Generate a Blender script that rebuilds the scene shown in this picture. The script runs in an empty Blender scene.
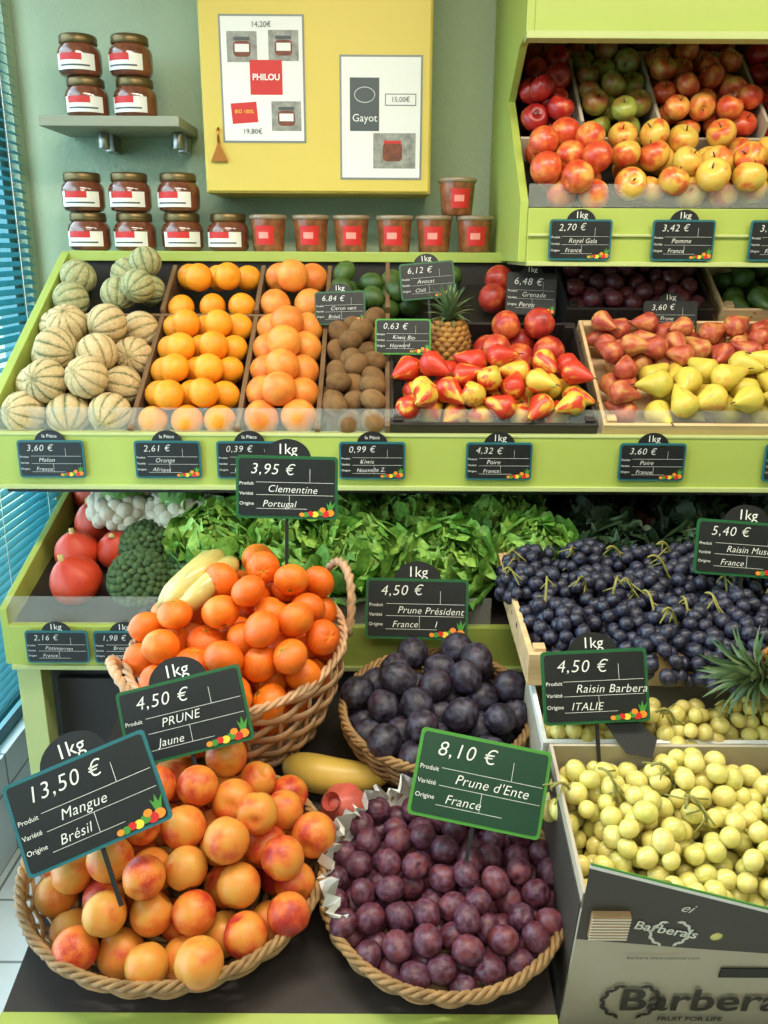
import bpy, math, random
import numpy as np
from mathutils import Matrix, Vector, Euler
random.seed(7); rng=np.random.default_rng(7)
R=math.radians
T=Matrix.Translation
def RX(a): return Matrix.Rotation(R(a),4,'X')
def RY(a): return Matrix.Rotation(R(a),4,'Y')
def RZ(a): return Matrix.Rotation(R(a),4,'Z')
def c(r,g,b):
    f=lambda x:(x/255/12.92) if x/255<=.04045 else ((x/255+.055)/1.055)**2.4
    return (f(r),f(g),f(b),1)
sc=bpy.context.scene
# ---------------------------------------------------------------- materials
def newmat(name):
    m=bpy.data.materials.new(name); m.use_nodes=True
    return m,m.node_tree,m.node_tree.nodes['Principled BSDF']
def plain(name,col,rough=.5,metal=0,var=.0,vscale=8,bump=0,bscale=60,coat=0,spec=.5,stretch=None):
    m,nt,b=newmat(name); b.inputs['Roughness'].default_value=rough; b.inputs['Metallic'].default_value=metal
    b.inputs['Coat Weight'].default_value=coat; b.inputs['Specular IOR Level'].default_value=spec
    b.inputs['Base Color'].default_value=col
    if var or bump:
        tc=nt.nodes.new('ShaderNodeTexCoord'); src=tc.outputs['Object']
        if stretch:
            mp=nt.nodes.new('ShaderNodeMapping'); mp.inputs['Scale'].default_value=stretch
            nt.links.new(src,mp.inputs[0]); src=mp.outputs[0]
        if var:
            n=nt.nodes.new('ShaderNodeTexNoise'); n.inputs['Scale'].default_value=vscale; n.inputs['Detail'].default_value=5
            nt.links.new(src,n.inputs['Vector'])
            r=nt.nodes.new('ShaderNodeValToRGB'); r.color_ramp.elements[0].position=.3; r.color_ramp.elements[1].position=.7
            r.color_ramp.elements[0].color=tuple(x*(1-var) for x in col[:3])+(1,)
            r.color_ramp.elements[1].color=tuple(min(1,x*(1+var*.6)) for x in col[:3])+(1,)
            nt.links.new(n.outputs[0],r.inputs[0]); nt.links.new(r.outputs[0],b.inputs['Base Color'])
        if bump:
            n=nt.nodes.new('ShaderNodeTexNoise'); n.inputs['Scale'].default_value=bscale; n.inputs['Detail'].default_value=3
            nt.links.new(src,n.inputs['Vector'])
            bp=nt.nodes.new('ShaderNodeBump'); bp.inputs['Strength'].default_value=bump; bp.inputs['Distance'].default_value=.004
            nt.links.new(n.outputs[0],bp.inputs['Height']); nt.links.new(bp.outputs[0],b.inputs['Normal'])
    return m
def fruit(name,ramp,cn=.5,cr=.4,ca=.0,scale=1.5,rough=.4,bump=0,bscale=20,coat=0,sss=0,bloom=None,fine=0,fscale=25,spec=.5):
    """colour = ramp(cn*noise + cr*random-per-fruit + ca*aux)"""
    m,nt,b=newmat(name); N=nt.nodes.new; L=nt.links.new
    pl=N('ShaderNodeAttribute'); pl.attribute_name='pl'
    rn=N('ShaderNodeAttribute'); rn.attribute_name='rnd'
    ax=N('ShaderNodeAttribute'); ax.attribute_name='aux'
    off=N('ShaderNodeVectorMath'); off.operation='SCALE'; off.inputs[0].default_value=(37,53,71)
    L(rn.outputs['Fac'],off.inputs['Scale'])
    add=N('ShaderNodeVectorMath'); L(pl.outputs['Vector'],add.inputs[0]); L(off.outputs[0],add.inputs[1])
    n=N('ShaderNodeTexNoise'); n.inputs['Scale'].default_value=scale; n.inputs['Detail'].default_value=3; L(add.outputs[0],n.inputs['Vector'])
    def mul(s,k):
        q=N('ShaderNodeMath'); q.operation='MULTIPLY'; L(s,q.inputs[0]); q.inputs[1].default_value=k; return q.outputs[0]
    def plus(a,d):
        q=N('ShaderNodeMath'); q.operation='ADD'; L(a,q.inputs[0]); L(d,q.inputs[1]); return q.outputs[0]
    st=N('ShaderNodeMapRange'); st.inputs[1].default_value=.3; st.inputs[2].default_value=.7; L(n.outputs[0],st.inputs[0])
    f=plus(plus(mul(st.outputs[0],cn),mul(rn.outputs['Fac'],cr)),mul(ax.outputs['Fac'],ca))
    if fine:
        n3=N('ShaderNodeTexNoise'); n3.inputs['Scale'].default_value=fscale; n3.inputs['Detail'].default_value=2; L(add.outputs[0],n3.inputs['Vector'])
        q=N('ShaderNodeMath'); q.operation='SUBTRACT'; L(n3.outputs[0],q.inputs[0]); q.inputs[1].default_value=.5
        f=plus(f,mul(q.outputs[0],fine))
    r=N('ShaderNodeValToRGB'); e=r.color_ramp.elements
    while len(e)<len(ramp): e.new(.5)
    for i,(p,col) in enumerate(ramp): e[i].position=p; e[i].color=col
    L(f,r.inputs[0]); out=r.outputs[0]
    if bloom:
        n4=N('ShaderNodeTexNoise'); n4.inputs['Scale'].default_value=2.6; n4.inputs['Detail'].default_value=4; L(add.outputs[0],n4.inputs['Vector'])
        mr=N('ShaderNodeMapRange'); mr.inputs[1].default_value=.42; mr.inputs[2].default_value=.68; mr.inputs[4].default_value=bloom[1]; L(n4.outputs[0],mr.inputs[0])
        mx=N('ShaderNodeMix'); mx.data_type='RGBA'; L(mr.outputs[0],mx.inputs[0]); L(out,mx.inputs[6]); mx.inputs[7].default_value=bloom[0]; out=mx.outputs[2]
    L(out,b.inputs['Base Color'])
    b.inputs['Roughness'].default_value=rough; b.inputs['Coat Weight'].default_value=coat; b.inputs['Specular IOR Level'].default_value=spec
    b.inputs['Coat Roughness'].default_value=.25
    if sss:
        b.inputs['Subsurface Weight'].default_value=sss; b.inputs['Subsurface Radius'].default_value=(.01,.008,.003); b.inputs['Subsurface Scale'].default_value=1
    if bump:
        n2=N('ShaderNodeTexNoise'); n2.inputs['Scale'].default_value=bscale; n2.inputs['Detail'].default_value=2; L(add.outputs[0],n2.inputs['Vector'])
        bp=N('ShaderNodeBump'); bp.inputs['Strength'].default_value=bump; bp.inputs['Distance'].default_value=.003
        L(n2.outputs[0],bp.inputs['Height']); L(bp.outputs[0],b.inputs['Normal'])
    return m
# ---------------------------------------------------------------- mesh builder
class MB:
    def __init__(s): s.v=[];s.f=[];s.mi=[];s.sm=[];s.r=[];s.pl=[];s.ax=[];s.n=0
    def add(s,v,f,mat=0,smooth=True,rnd=0.,pl=None,aux=None,M=None):
        v=np.asarray(v,float); 
        w=v
        if M is not None:
            A=np.array(M); w=v@A[:3,:3].T+A[:3,3]
        s.v.append(w); n=len(v)
        s.f.extend([tuple(i+s.n for i in q) for q in f]); s.mi+= [mat]*len(f); s.sm+=[smooth]*len(f)
        s.r.append(np.full(n,rnd)); s.pl.append(v if pl is None else pl); s.ax.append(np.zeros(n) if aux is None else aux)
        s.n+=n
    def box(s,lo,hi,mat=0,M=None):
        x0,y0,z0=lo;x1,y1,z1=hi
        v=[(x0,y0,z0),(x1,y0,z0),(x1,y1,z0),(x0,y1,z0),(x0,y0,z1),(x1,y0,z1),(x1,y1,z1),(x0,y1,z1)]
        s.add(v,[(0,3,2,1),(4,5,6,7),(0,1,5,4),(1,2,6,5),(2,3,7,6),(3,0,4,7)],mat,False,M=M)
    def prism(s,poly,z0,z1,mat=0,M=None):
        n=len(poly); v=[(x,y,z0) for x,y in poly]+[(x,y,z1) for x,y in poly]
        f=[tuple(range(n-1,-1,-1)),tuple(range(n,2*n))]+[(i,(i+1)%n,n+(i+1)%n,n+i) for i in range(n)]
        s.add(v,f,mat,False,M=M)
    def obj(s,name,mats,M=None,bevel=0):
        me=bpy.data.meshes.new(name); V=np.concatenate(s.v)
        me.from_pydata(V.tolist(),[],s.f)
        for m in mats: me.materials.append(m)
        me.polygons.foreach_set('material_index',s.mi); me.polygons.foreach_set('use_smooth',s.sm)
        a=me.attributes.new('rnd','FLOAT','POINT'); a.data.foreach_set('value',np.concatenate(s.r).astype(np.float32))
        a=me.attributes.new('aux','FLOAT','POINT'); a.data.foreach_set('value',np.concatenate(s.ax).astype(np.float32))
        a=me.attributes.new('pl','FLOAT_VECTOR','POINT'); a.data.foreach_set('vector',np.concatenate(s.pl).astype(np.float32).ravel())
        me.update()
        o=bpy.data.objects.new(name,me); sc.collection.objects.link(o)
        if M is not None: o.matrix_world=M
        if bevel:
            b=o.modifiers.new('b','BEVEL'); b.width=bevel; b.segments=2; b.limit_method='ANGLE'
        return o
def rrect(w,h,r,n=4):
    p=[]
    for cx,cy,a0 in ((w/2-r,h/2-r,0),(-w/2+r,h/2-r,90),(-w/2+r,-h/2+r,180),(w/2-r,-h/2+r,270)):
        for i in range(n+1):
            a=R(a0+90*i/n); p.append((cx+r*math.cos(a),cy+r*math.sin(a)))
    return p
def lathe(prof,seg=24,a0=0,a1=360):
    full=abs(a1-a0-360)<1e-6; cols=seg if full else seg+1
    v=[];f=[];rows=[]
    for r,z in prof:
        if r<1e-6: rows.append([len(v)]); v.append((0,0,z))
        else:
            rows.append(list(range(len(v),len(v)+cols)))
            for i in range(cols):
                a=R(a0+(a1-a0)*i/seg); v.append((r*math.cos(a),r*math.sin(a),z))
    for k in range(len(rows)-1):
        A,B=rows[k],rows[k+1]
        for i in range(seg):
            j=(i+1)%cols
            if len(A)==1 and len(B)>1: f.append((A[0],B[j],B[i]))
            elif len(B)==1 and len(A)>1: f.append((A[i],A[j],B[0]))
            elif len(A)>1: f.append((A[i],A[j],B[j],B[i]))
    return np.array(v,float),f
def tube(P,a,b=None,seg=6,closed=False,ref=(0,0,1),taper=None):
    P=np.asarray(P,float); b=a if b is None else b; n=len(P)
    if closed: t=np.roll(P,-1,0)-np.roll(P,1,0)
    else: t=np.gradient(P,axis=0)
    t/=np.linalg.norm(t,axis=1)[:,None]+1e-9
    ref=np.asarray(ref,float); sd=np.cross(t,ref); sd/=np.linalg.norm(sd,axis=1)[:,None]+1e-9; up=np.cross(sd,t)
    th=np.linspace(0,2*math.pi,seg,endpoint=False); k=np.ones(n) if taper is None else np.asarray(taper)
    v=(P[:,None]+k[:,None,None]*(a*np.cos(th)[None,:,None]*sd[:,None]+b*np.sin(th)[None,:,None]*up[:,None])).reshape(-1,3)
    f=[]
    for i in range(n if closed else n-1):
        j=(i+1)%n
        for q in range(seg):
            w=(q+1)%seg; f.append((i*seg+q,i*seg+w,j*seg+w,j*seg+q))
    if not closed: f.append(tuple(range(seg))[::-1]); f.append(tuple(range((n-1)*seg,n*seg)))
    return v,f
# ---------------------------------------------------------------- fruit prototypes (unit radius)
def proto(seg=20,rings=12,fn=None,aux=None,extra=None):
    prof=[(math.sin(math.pi*i/rings),-math.cos(math.pi*i/rings)) for i in range(rings+1)]
    prof[0]=(0,-1);prof[-1]=(0,1)
    v,f=lathe(prof,seg); u=v.copy()
    if fn: v=fn(u)
    ax=(aux(u) if aux else (u[:,2]+1)/2)
    return dict(v=v,f=f,pl=u,ax=ax,extra=extra)
def stone(u):
    th=np.arctan2(u[:,1],u[:,0]); rr=np.hypot(u[:,0],u[:,1])
    k=1-.07*np.exp(-(th/.22)**2)*rr
    v=u*k[:,None]; v[:,2]-=.2*np.exp(-(rr/.28)**2)*(u[:,2]>0); return v
def plumf(u):
    v=stone(u); v[:,2]*=1.16; return v
def orangef(u):
    rr=np.hypot(u[:,0],u[:,1]); v=u.copy(); v[:,2]=u[:,2]*.93-.08*np.exp(-(rr/.16)**2)*(u[:,2]>0); return v
def clemf(u):
    rr=np.hypot(u[:,0],u[:,1]); th=np.arctan2(u[:,1],u[:,0]); v=u.copy()
    v[:,2]=u[:,2]*.84-.1*np.exp(-(rr/.22)**2)*(u[:,2]>0)+.03*np.cos(5*th)*np.exp(-((rr-.25)/.15)**2)*(u[:,2]>0); return v
def applef(u):
    rr=np.hypot(u[:,0],u[:,1]); v=u.copy()
    k=1+.06*u[:,2]; v[:,0]*=k; v[:,1]*=k
    v[:,2]=u[:,2]*.9-.34*np.exp(-(rr/.3)**2)*(u[:,2]>0)+.2*np.exp(-(rr/.25)**2)*(u[:,2]<0); return v
def pearf(u):
    z=u[:,2]; v=u.copy(); k=np.where(z<0,1,1-.55*np.clip(z,0,1)**.8)
    v[:,0]*=k; v[:,1]*=k; v[:,2]=np.where(z>0,z*1.75,z*.95); v[:,0]+=.12*np.clip(z,0,1)**2; return v
def melonf(u):
    th=np.arctan2(u[:,1],u[:,0]); k=1-.05*np.abs(np.cos(5*th))**10*np.hypot(u[:,0],u[:,1]); v=u*k[:,None]; v[:,2]*=.95; return v
def melona(u):
    th=np.arctan2(u[:,1],u[:,0]); return np.maximum(np.abs(np.cos(5*th))**14,np.clip((np.abs(u[:,2])-.88)*5,0,1))
def kiwif(u): v=u.copy(); v[:,2]*=1.25; return v
def squashf(u):
    th=np.arctan2(u[:,1],u[:,0]); k=1-.04*np.abs(np.cos(4*th))**6; v=u*k[:,None]; z=u[:,2]
    s=np.where(z>.3,1-.25*(z-.3),1); v[:,0]*=s; v[:,1]*=s; v[:,2]=np.where(z>0,z*1.05,z*.85); return v
def stemex(r=.06,l=.35,z=.75,bend=.12):
    P=[(0,0,z-.1),(bend*.3,0,z+l*.5),(bend,0,z+l)]; return tube(P,r,seg=5,ref=(0,1,0))
P_or=proto(24,14,orangef); P_cl=proto(28,16,clemf,aux=lambda u:np.exp(-(np.hypot(u[:,0],u[:,1])/.14)**2)*(u[:,2]>0)); P_st=proto(28,18,stone); P_pl=proto(24,14,plumf)
P_ap=proto(20,14,applef,extra=stemex(.05,.4,.55)); P_pe=proto(18,14,pearf,extra=stemex(.05,.35,1.72))
P_me=proto(80,20,melonf,melona); P_ki=proto(18,12,kiwif); P_sq=proto(40,18,squashf,extra=stemex(.12,.3,.95))
P_gr=proto(14,9,lambda u:u*np.array([1,1,1.12]))
def rotm(kind='any'):
    if kind=='any': return Euler((random.uniform(0,6.28),random.uniform(0,6.28),random.uniform(0,6.28))).to_matrix().to_4x4()
    if kind=='up': return Euler((random.gauss(0,.45)-.25,random.gauss(0,.45),random.uniform(0,6.28))).to_matrix().to_4x4()
    if kind=='side': return (Matrix.Rotation(random.uniform(0,6.28),4,'Z')@Matrix.Rotation(R(80)+random.gauss(0,.15),4,'Y'))
def pack(n,r,lo,hi,valid=None,pen=None,floor=0,K=90,var=.06,tight=.95,walls=True,cap=None):
    pts=np.zeros((0,4)); fails=0
    for i in range(n):
        ri=r*(1+random.uniform(-var,var))
        q=ri if walls else 0
        X=rng.uniform(lo[0]+q,hi[0]-q,K); Y=rng.uniform(lo[1]+q,hi[1]-q,K)
        fl=floor(X,Y) if callable(floor) else np.full(K,float(floor))
        Z=fl+ri
        if len(pts):
            d2=(X[:,None]-pts[None,:,0])**2+(Y[:,None]-pts[None,:,1])**2
            S=(ri+pts[None,:,3])*tight
            zz=np.where(d2<S**2,pts[None,:,2]+np.sqrt(np.clip(S**2-d2,0,None)),-9)
            Z=np.maximum(Z,zz.max(1))
        cost=Z+(pen(X,Y) if pen else 0)
        if valid is not None: cost=np.where(valid(X,Y,Z,ri),cost,9)
        if cap is not None: cost=np.where(Z+ri<=(cap(X,Y) if callable(cap) else cap),cost,9)
        k=int(np.argmin(cost))
        if cost[k]>=9:
            fails+=1
            if fails>30: break
            continue
        pts=np.vstack([pts,[X[k],Y[k],Z[k],ri]])
    return pts
def pile(name,pr,pts,mats,M,rot='any',squash=1):
    b=MB()
    for x,y,z,r in pts:
        m=T((x,y,z))@rotm(rot)@Matrix.Scale(r*squash,4); rv=random.random()
        b.add(pr['v'],pr['f'],0,True,rv,pr['pl'],pr['ax'],m)
        if pr['extra'] is not None: b.add(pr['extra'][0],pr['extra'][1],len(mats)-1,True,rv,None,None,m)
    return b.obj(name,mats,M)
# ---------------------------------------------------------------- palette
LIME=plain('lime_paint',c(168,184,86),.45,var=.06,vscale=3)
LIMEP=plain('pale_lime_paint',c(182,192,124),.5,var=.05,vscale=3)
DARK=plain('dark_laminate',c(38,32,30),.55,var=.2)
BLACK=plain('black_board',c(22,22,22),.5)
WALL=plain('wall_paint',c(164,182,154),.8,bump=.8,bscale=90,var=.06,vscale=2)
YEL=plain('yellow_cupboard_paint',c(216,192,88),.5,var=.04,vscale=2)
WOOD=plain('pale_crate_wood',c(212,180,134),.65,var=.18,vscale=6,stretch=(1,8,8))
WHITE=plain('white_paper',c(232,232,226),.6)
WICK=plain('wicker',c(160,124,78),.6,var=.4,vscale=40,bump=.3,bscale=200)
WICK2=plain('peeled_rattan',c(206,164,124),.55,var=.3,vscale=30,bump=.2,bscale=200)
CARD=plain('cardboard',c(176,140,98),.75,var=.1,vscale=10)
PRINT=plain('printed_cardboard',c(180,170,150),.6,var=.04)
GREYC=plain('dark_printed_card',c(62,56,50),.55,var=.08)
STEMM=plain('woody_stem',c(92,66,36),.8)
CHALK=plain('chalk_white',c(226,226,218),.8)
TEAL=plain('teal_frame',c(38,104,110),.4)
GREENF=plain('green_frame',c(34,92,52),.4)
SLATE=plain('chalkboard',c(26,28,28),.45,var=.25,vscale=12)
GREENB=plain('green_board',c(20,62,40),.45,var=.15,vscale=12)
RED=plain('red_print',c(205,38,34),.5)
ORG=plain('orange_print',c(232,140,40),.5)
GRN=plain('green_print',c(70,140,50),.5)
YLP=plain('yellow_print',c(235,205,60),.5)
STEEL=plain('steel',c(170,170,165),.3,metal=1)
ACR,_nt,_b=newmat('clear_acrylic'); _b.inputs['Base Color'].default_value=c(225,230,220); _b.inputs['Alpha'].default_value=.13; _b.inputs['Roughness'].default_value=.08
TM=T((0,.93,.58))@RX(13)      # front table
BM=T((0,1.77,1.19))@RX(31.9)  # middle display
LM=T((0,1.63,.86))@RX(15)     # vegetable display
AM=T((0,2.02,1.655))@RX(40)   # apple display
# ---------------------------------------------------------------- room
def slab(name,lo,hi,mat):
    b=MB(); b.box(lo,hi); return b.obj(name,[mat])
def tiles(name,c1,c2,vec='Object'):
    m,nt,bs=newmat(name)
    tc=nt.nodes.new('ShaderNodeTexCoord'); br=nt.nodes.new('ShaderNodeTexBrick'); br.offset=0
    br.inputs['Color1'].default_value=c1;br.inputs['Color2'].default_value=c2;br.inputs['Mortar'].default_value=c(130,140,145)
    br.inputs['Scale'].default_value=1;br.inputs['Brick Width'].default_value=.2;br.inputs['Row Height'].default_value=.2;br.inputs['Mortar Size'].default_value=.004
    src=tc.outputs[vec]
    if name.startswith('wall'):
        mp=nt.nodes.new('ShaderNodeMapping'); mp.inputs['Rotation'].default_value=(0,R(90),R(0)); nt.links.new(src,mp.inputs[0]); src=mp.outputs[0]
    nt.links.new(src,br.inputs['Vector']);nt.links.new(br.outputs[0],bs.inputs['Base Color']);bs.inputs['Roughness'].default_value=.3
    return m
FT_=tiles('floor_tiles',c(232,238,242),c(226,234,240)); WT_=tiles('wall_tiles',c(236,242,244),c(230,236,242))
slab('floor',(-1.3,-2.3,-.05),(2.3,2.7,0),FT_)
slab('ceiling',(-1.3,-2.3,2.8),(2.3,2.7,2.85),plain('ceiling_paint',c(225,225,215),.9))
slab('wall_back',(-1.3,2.605,0),(2.3,2.7,2.8),WALL)
slab('wall_right',(2.2,-2.3,0),(2.3,2.6,2.8),WALL)
slab('wall_front',(-1.3,-2.4,0),(2.3,-2.3,2.8),WALL)
b=MB(); b.box((-1.12,-2.3,0),(-1.02,2.6,.30),1); b.box((-1.12,-2.3,2.5),(-1.02,2.6,2.8)); b.box((-1.12,2.54,.30),(-1.02,2.6,2.5)); b.box((-1.12,-2.3,.30),(-1.02,.3,2.5))
b.obj('wall_left',[WALL,WT_])
b=MB()
for y0,y1 in ((.3,.35),(1.4,1.46),(2.49,2.54)): b.box((-1.1,y0,.30),(-1.05,y1,2.5))
b.box((-1.1,.35,.30),(-1.05,2.49,.34)); b.box((-1.1,.35,2.45),(-1.05,2.49,2.5))
b.obj('window_1',[plain('window_frame_teal',c(50,110,118),.4)])
BL,nt,bs=newmat('teal_blind_slat'); bs.inputs['Base Color'].default_value=c(48,132,142); bs.inputs['Roughness'].default_value=.4
tr=nt.nodes.new('ShaderNodeBsdfTranslucent'); tr.inputs[0].default_value=c(80,170,184); mx=nt.nodes.new('ShaderNodeMixShader'); mx.inputs[0].default_value=.3
nt.links.new(bs.outputs[0],mx.inputs[1]);nt.links.new(tr.outputs[0],mx.inputs[2]);nt.links.new(mx.outputs[0],nt.nodes['Material Output'].inputs[0])
b=MB(); z=.46
while z<2.42:
    b.box((-.0125,.36,-.0006),(.0125,2.5,.0006),M=T((-1.0,0,z))@RY(30 if z>1.35 else 8)); z+=.024
for y in (.9,1.5,2.1,2.4): b.add(*tube([(-.987,y,.44),(-.987,y,2.44)],.0012,seg=5,ref=(0,1,0)),mat=1)
b.box((-1.018,.36,2.42),(-.982,2.51,2.46)); b.box((-1.015,.36,.435),(-.985,2.5,.45))
b.obj('venetian_blind',[BL,WHITE])
# ---------------------------------------------------------------- middle display stand
b=MB(); X0,X1=-.815,1.25
b.box((X0,-.01,-.02),(X1,.63,0),1,BM)
b.box((X0,1.735,1.125),(X1,1.765,1.235),0)
b.box((X0,1.728,1.118),(X1,1.772,1.128),2); b.box((X0,1.733,1.232),(X1,1.767,1.238),2)
side=[(1.765,1.125),(1.765,1.29),(2.29,1.598),(2.29,1.3),(2.1,1.125)]
SM=Matrix(((0,0,1,0),(1,0,0,0),(0,1,0,0),(0,0,0,1)))
b.prism(side,X0-.02,X0,0,SM); b.prism(side,X1,X1+.02,0,SM)
b.box((X0,2.285,1.575),(.50,2.315,1.60),0); b.box((X0,2.30,1.585),(1.25,2.595,1.598),2)
b.box((X0,2.3,1.10),(X1,2.32,1.585),1)
b.box((X0,1.77,1.10),(X1,2.3,1.12),1)
for x in (X0,.2,X1-.05): b.box((x,2.46,0),(x+.05,2.52,1.59),0)
b.box((X0,2.32,1.05),(X1,2.46,1.10),1)
b.obj('fruit_display_stand',[LIME,DARK,LIMEP],bevel=.0015)
b=MB(); b.box((X0,1.752,1.236),(X1,1.756,1.288)); b.obj('acrylic_guard',[ACR])
# ---------------------------------------------------------------- vegetable display (lower)
b=MB(); x0=-.77
b.box((x0,-.01,-.02),(1.25,.6,0),1,LM)
b.box((x0,1.595,.775),(1.25,1.615,.865),0)
b.box((x0,1.588,.768),(1.25,1.62,.778),2)
side=[(1.6,.775),(1.6,.90),(2.2,1.1),(2.2,.775)]
b.prism(side,x0-.015,x0,0,SM)
b.box((x0,1.70,0),(1.25,2.3,.77),1)
b.box((x0,1.61,0),(x0+.05,1.66,.775),2); b.box((x0+.05,1.68,.05),(x0+.30,1.70,.7),1); b.box((x0+.28,1.63,0),(x0+.31,1.68,.775),0)
b.obj('vegetable_display_stand',[LIME,DARK,LIMEP],bevel=.0015)
b=MB(); b.box((x0,1.604,.866),(.22,1.608,.925)); b.obj('acrylic_guard',[ACR])
# ---------------------------------------------------------------- apple display (upper right)
b=MB(); x0=.315
b.box((x0,0,-.015),(1.4,.56,0),1,AM)
b.box((x0,1.985,1.58),(1.4,2.005,1.695),0); b.box((x0,1.978,1.635),(1.4,1.99,1.641),2); b.box((x0,1.975,1.572),(1.4,2.595,1.582),2)
side=[(1.99,1.58),(1.99,1.71),(2.27,1.95),(2.12,2.04),(2.03,2.05),(2.03,2.5),(2.595,2.5),(2.595,1.58)]
b.prism(side,x0-.018,x0,0,SM)
b.box((x0,2.03,2.045),(1.4,2.05,2.5),0); b.box((x0,2.04,2.49),(1.4,2.595,2.5),0); b.box((x0-.018,2.015,2.035),(1.4,2.06,2.05),2)
b.box((x0,2.44,2.01),(1.4,2.595,2.03),2)
b.box((x0,2.56,2.03),(1.4,2.595,2.5),2)
b.obj('apple_display_stand',[LIME,DARK,LIMEP],bevel=.0015)
b=MB(); b.box((x0,1.99,1.697),(1.4,1.994,1.745)); b.obj('acrylic_guard',[ACR])
# ---------------------------------------------------------------- front table
b=MB()
b.box((-.53,0,-.02),(.245,.66,0),1,TM); b.box((-.53,-.018,-.035),(.245,0,.004),0,TM)
b.box((.25,-.05,-.11),(1.0,.66,-.08),1,TM); b.box((.25,-.065,-.12),(1.0,-.05,-.076),0,TM)
b.box((-.50,1.0,0),(.24,1.5,.56),1); b.box((.26,.98,0),(.98,1.5,.45),1)
b.obj('display_table',[LIME,plain('dark_table_top',c(46,38,34),.6,var=.2,vscale=4),LIMEP])
# ---------------------------------------------------------------- wall cupboard, posters, shelf
def addtext(par,s,x,y,size,mat,M=Matrix(),rot=0,shear=.0,align='LEFT',z=.0,bold=0.0,sp=1.0):
    cu=bpy.data.curves.new('lettering','FONT'); cu.body=s; cu.size=size; cu.shear=shear; cu.align_x=align; cu.align_y='CENTER'; cu.offset=bold; cu.resolution_u=3; cu.space_character=sp
    cu.materials.append(mat); o=bpy.data.objects.new('lettering',cu); sc.collection.objects.link(o)
    o.parent=par; o.matrix_local=M@T((x,y,z))@RZ(rot); return o
b=MB(); b.box((-.474,2.4,1.748),(.117,2.6,2.6),0); b.box((-.47,2.394,1.752),(.113,2.4,2.6),0)
cup=b.obj('wall_cupboard',[YEL],bevel=.003)
b=MB(); MM=T((-.4335,2.39,1.844))@RX(90)
b.prism([(-.022,-.02),(.022,-.02),(0,.028)],0,.006,0,MM); b.add(*tube([(0,.02,0),(0,.05,.01),(0,.06,0)],.004,ref=(1,0,0)),M=MM)
b.obj('copper_hook',[plain('copper',c(190,120,60),.3,metal=.9)])
FR=RX(90)
def poster(name,x0,x1,z0,z1):
    b=MB(); w,h=x1-x0,z1-z0; b.box((-w/2-.005,-h/2-.005,-.001),(w/2+.005,h/2+.005,0),1); b.box((-w/2,-h/2,0),(w/2,h/2,.0012),0)
    return b,w,h,T(((x0+x1)/2,2.3925,(z0+z1)/2))@FR
GREY=plain('grey_print',c(70,80,82),.5); PH=plain('photo_print',c(150,150,140),.5,var=.4,vscale=60); BRN=plain('jam_print',c(120,60,35),.5,var=.4,vscale=80)
PM=[WHITE,plain('poster_edge',c(130,134,130),.5),RED,GREY,PH,BRN]
b,w,h,M=poster('p',-.417,-.212,1.875,2.162)
b.box((-.032,-.035,.0012),(.05,.045,.002),2)
for cx,cy in ((-.05,.075),(.055,.078),(.058,-.085)):
    b.box((cx-.038,cy-.035,.0012),(cx+.038,cy+.035,.0016),4); b.prism(rrect(.044,.036,.01),.0016,.002,5,T((cx,cy-.005,0))); b.box((cx-.02,cy+.014,.0016),(cx+.02,cy+.022,.0022),3); b.box((cx-.018,cy-.012,.002),(cx+.018,cy+.006,.0024),0)
b.box((-.088,-.098,.0012),(-.022,-.05,.002),2,RZ(4))
p=b.obj('jam_poster',PM,M)
addtext(p,'PHILOU',.009,.005,.02,WHITE,align='CENTER',z=.003,bold=.0006); addtext(p,'14,20€',0,.125,.018,GREY,align='CENTER',z=.003)
addtext(p,'19,80€',-.03,-.122,.018,GREY,align='CENTER',z=.003); addtext(p,'BIO 100%',-.05,-.075,.012,YLP,align='CENTER',z=.003)
b,w,h,M=poster('p',-.114,.088,1.787,2.072)
b.box((-.08,-.03,.0012),(-.005,.095,.002),3); b.box((-.02,-.12,.0012),(.09,-.035,.0016),4); b.prism(rrect(.05,.045,.01),.0016,.002,5,T((.03,-.08,0))); b.box((.008,-.06,.002),(.052,-.053,.0024),2)
th=np.linspace(0,2*math.pi,24,endpoint=False); b.add(*tube(np.c_[-.042+.026*np.cos(th),.055+.018*np.sin(th),np.full(24,.0025)],.001,seg=4,closed=True,ref=(0,0,1)),mat=0)
b.box((.01,.03,.0012),(.09,.058,.0015),3); b.box((.012,.032,.0015),(.088,.056,.0018),0)
p=b.obj('price_poster',PM,M)
addtext(p,'Gayot',-.042,.0,.026,WHITE,align='CENTER',z=.003); addtext(p,'15,00€',.05,.044,.017,GREY,align='CENTER',z=.003)
b=MB(); b.box((-.89,2.37,1.905),(-.53,2.6,1.93),0)
for x in (-.76,-.56): b.box((x-.012,2.53,1.86),(x+.012,2.6,1.905),1); b.add(*lathe([(0,0),(.016,0),(.016,.04),(0,.04)],12),mat=1,M=T((x,2.48,1.862)))
b.obj('wall_shelf',[plain('grey_shelf',c(150,152,130),.5),STEEL],bevel=.002)
GLAS=plain('jam_in_glass',c(120,66,44),.15,var=.45,vscale=30,coat=1); LID=plain('gold_lid',c(110,92,58),.35,metal=.7); LBL=plain('jar_label',c(235,232,222),.5)
b=MB()
b.add(*lathe([(0,0),(.04,0),(.05,.004),(.055,.014),(.056,.055),(.053,.066),(.045,.074),(.044,.078)],28),mat=0)
b.add(*lathe([(.046,.076),(.0475,.078),(.0475,.094),(.044,.098),(.0,.0985)],28),mat=1)
b.add(*lathe([(.0472,.080),(.0485,.082),(.0472,.084)],28),mat=1)
b.add(*lathe([(.0567,.012),(.0569,.050)],20,-145,-35),mat=2,smooth=True)
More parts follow.
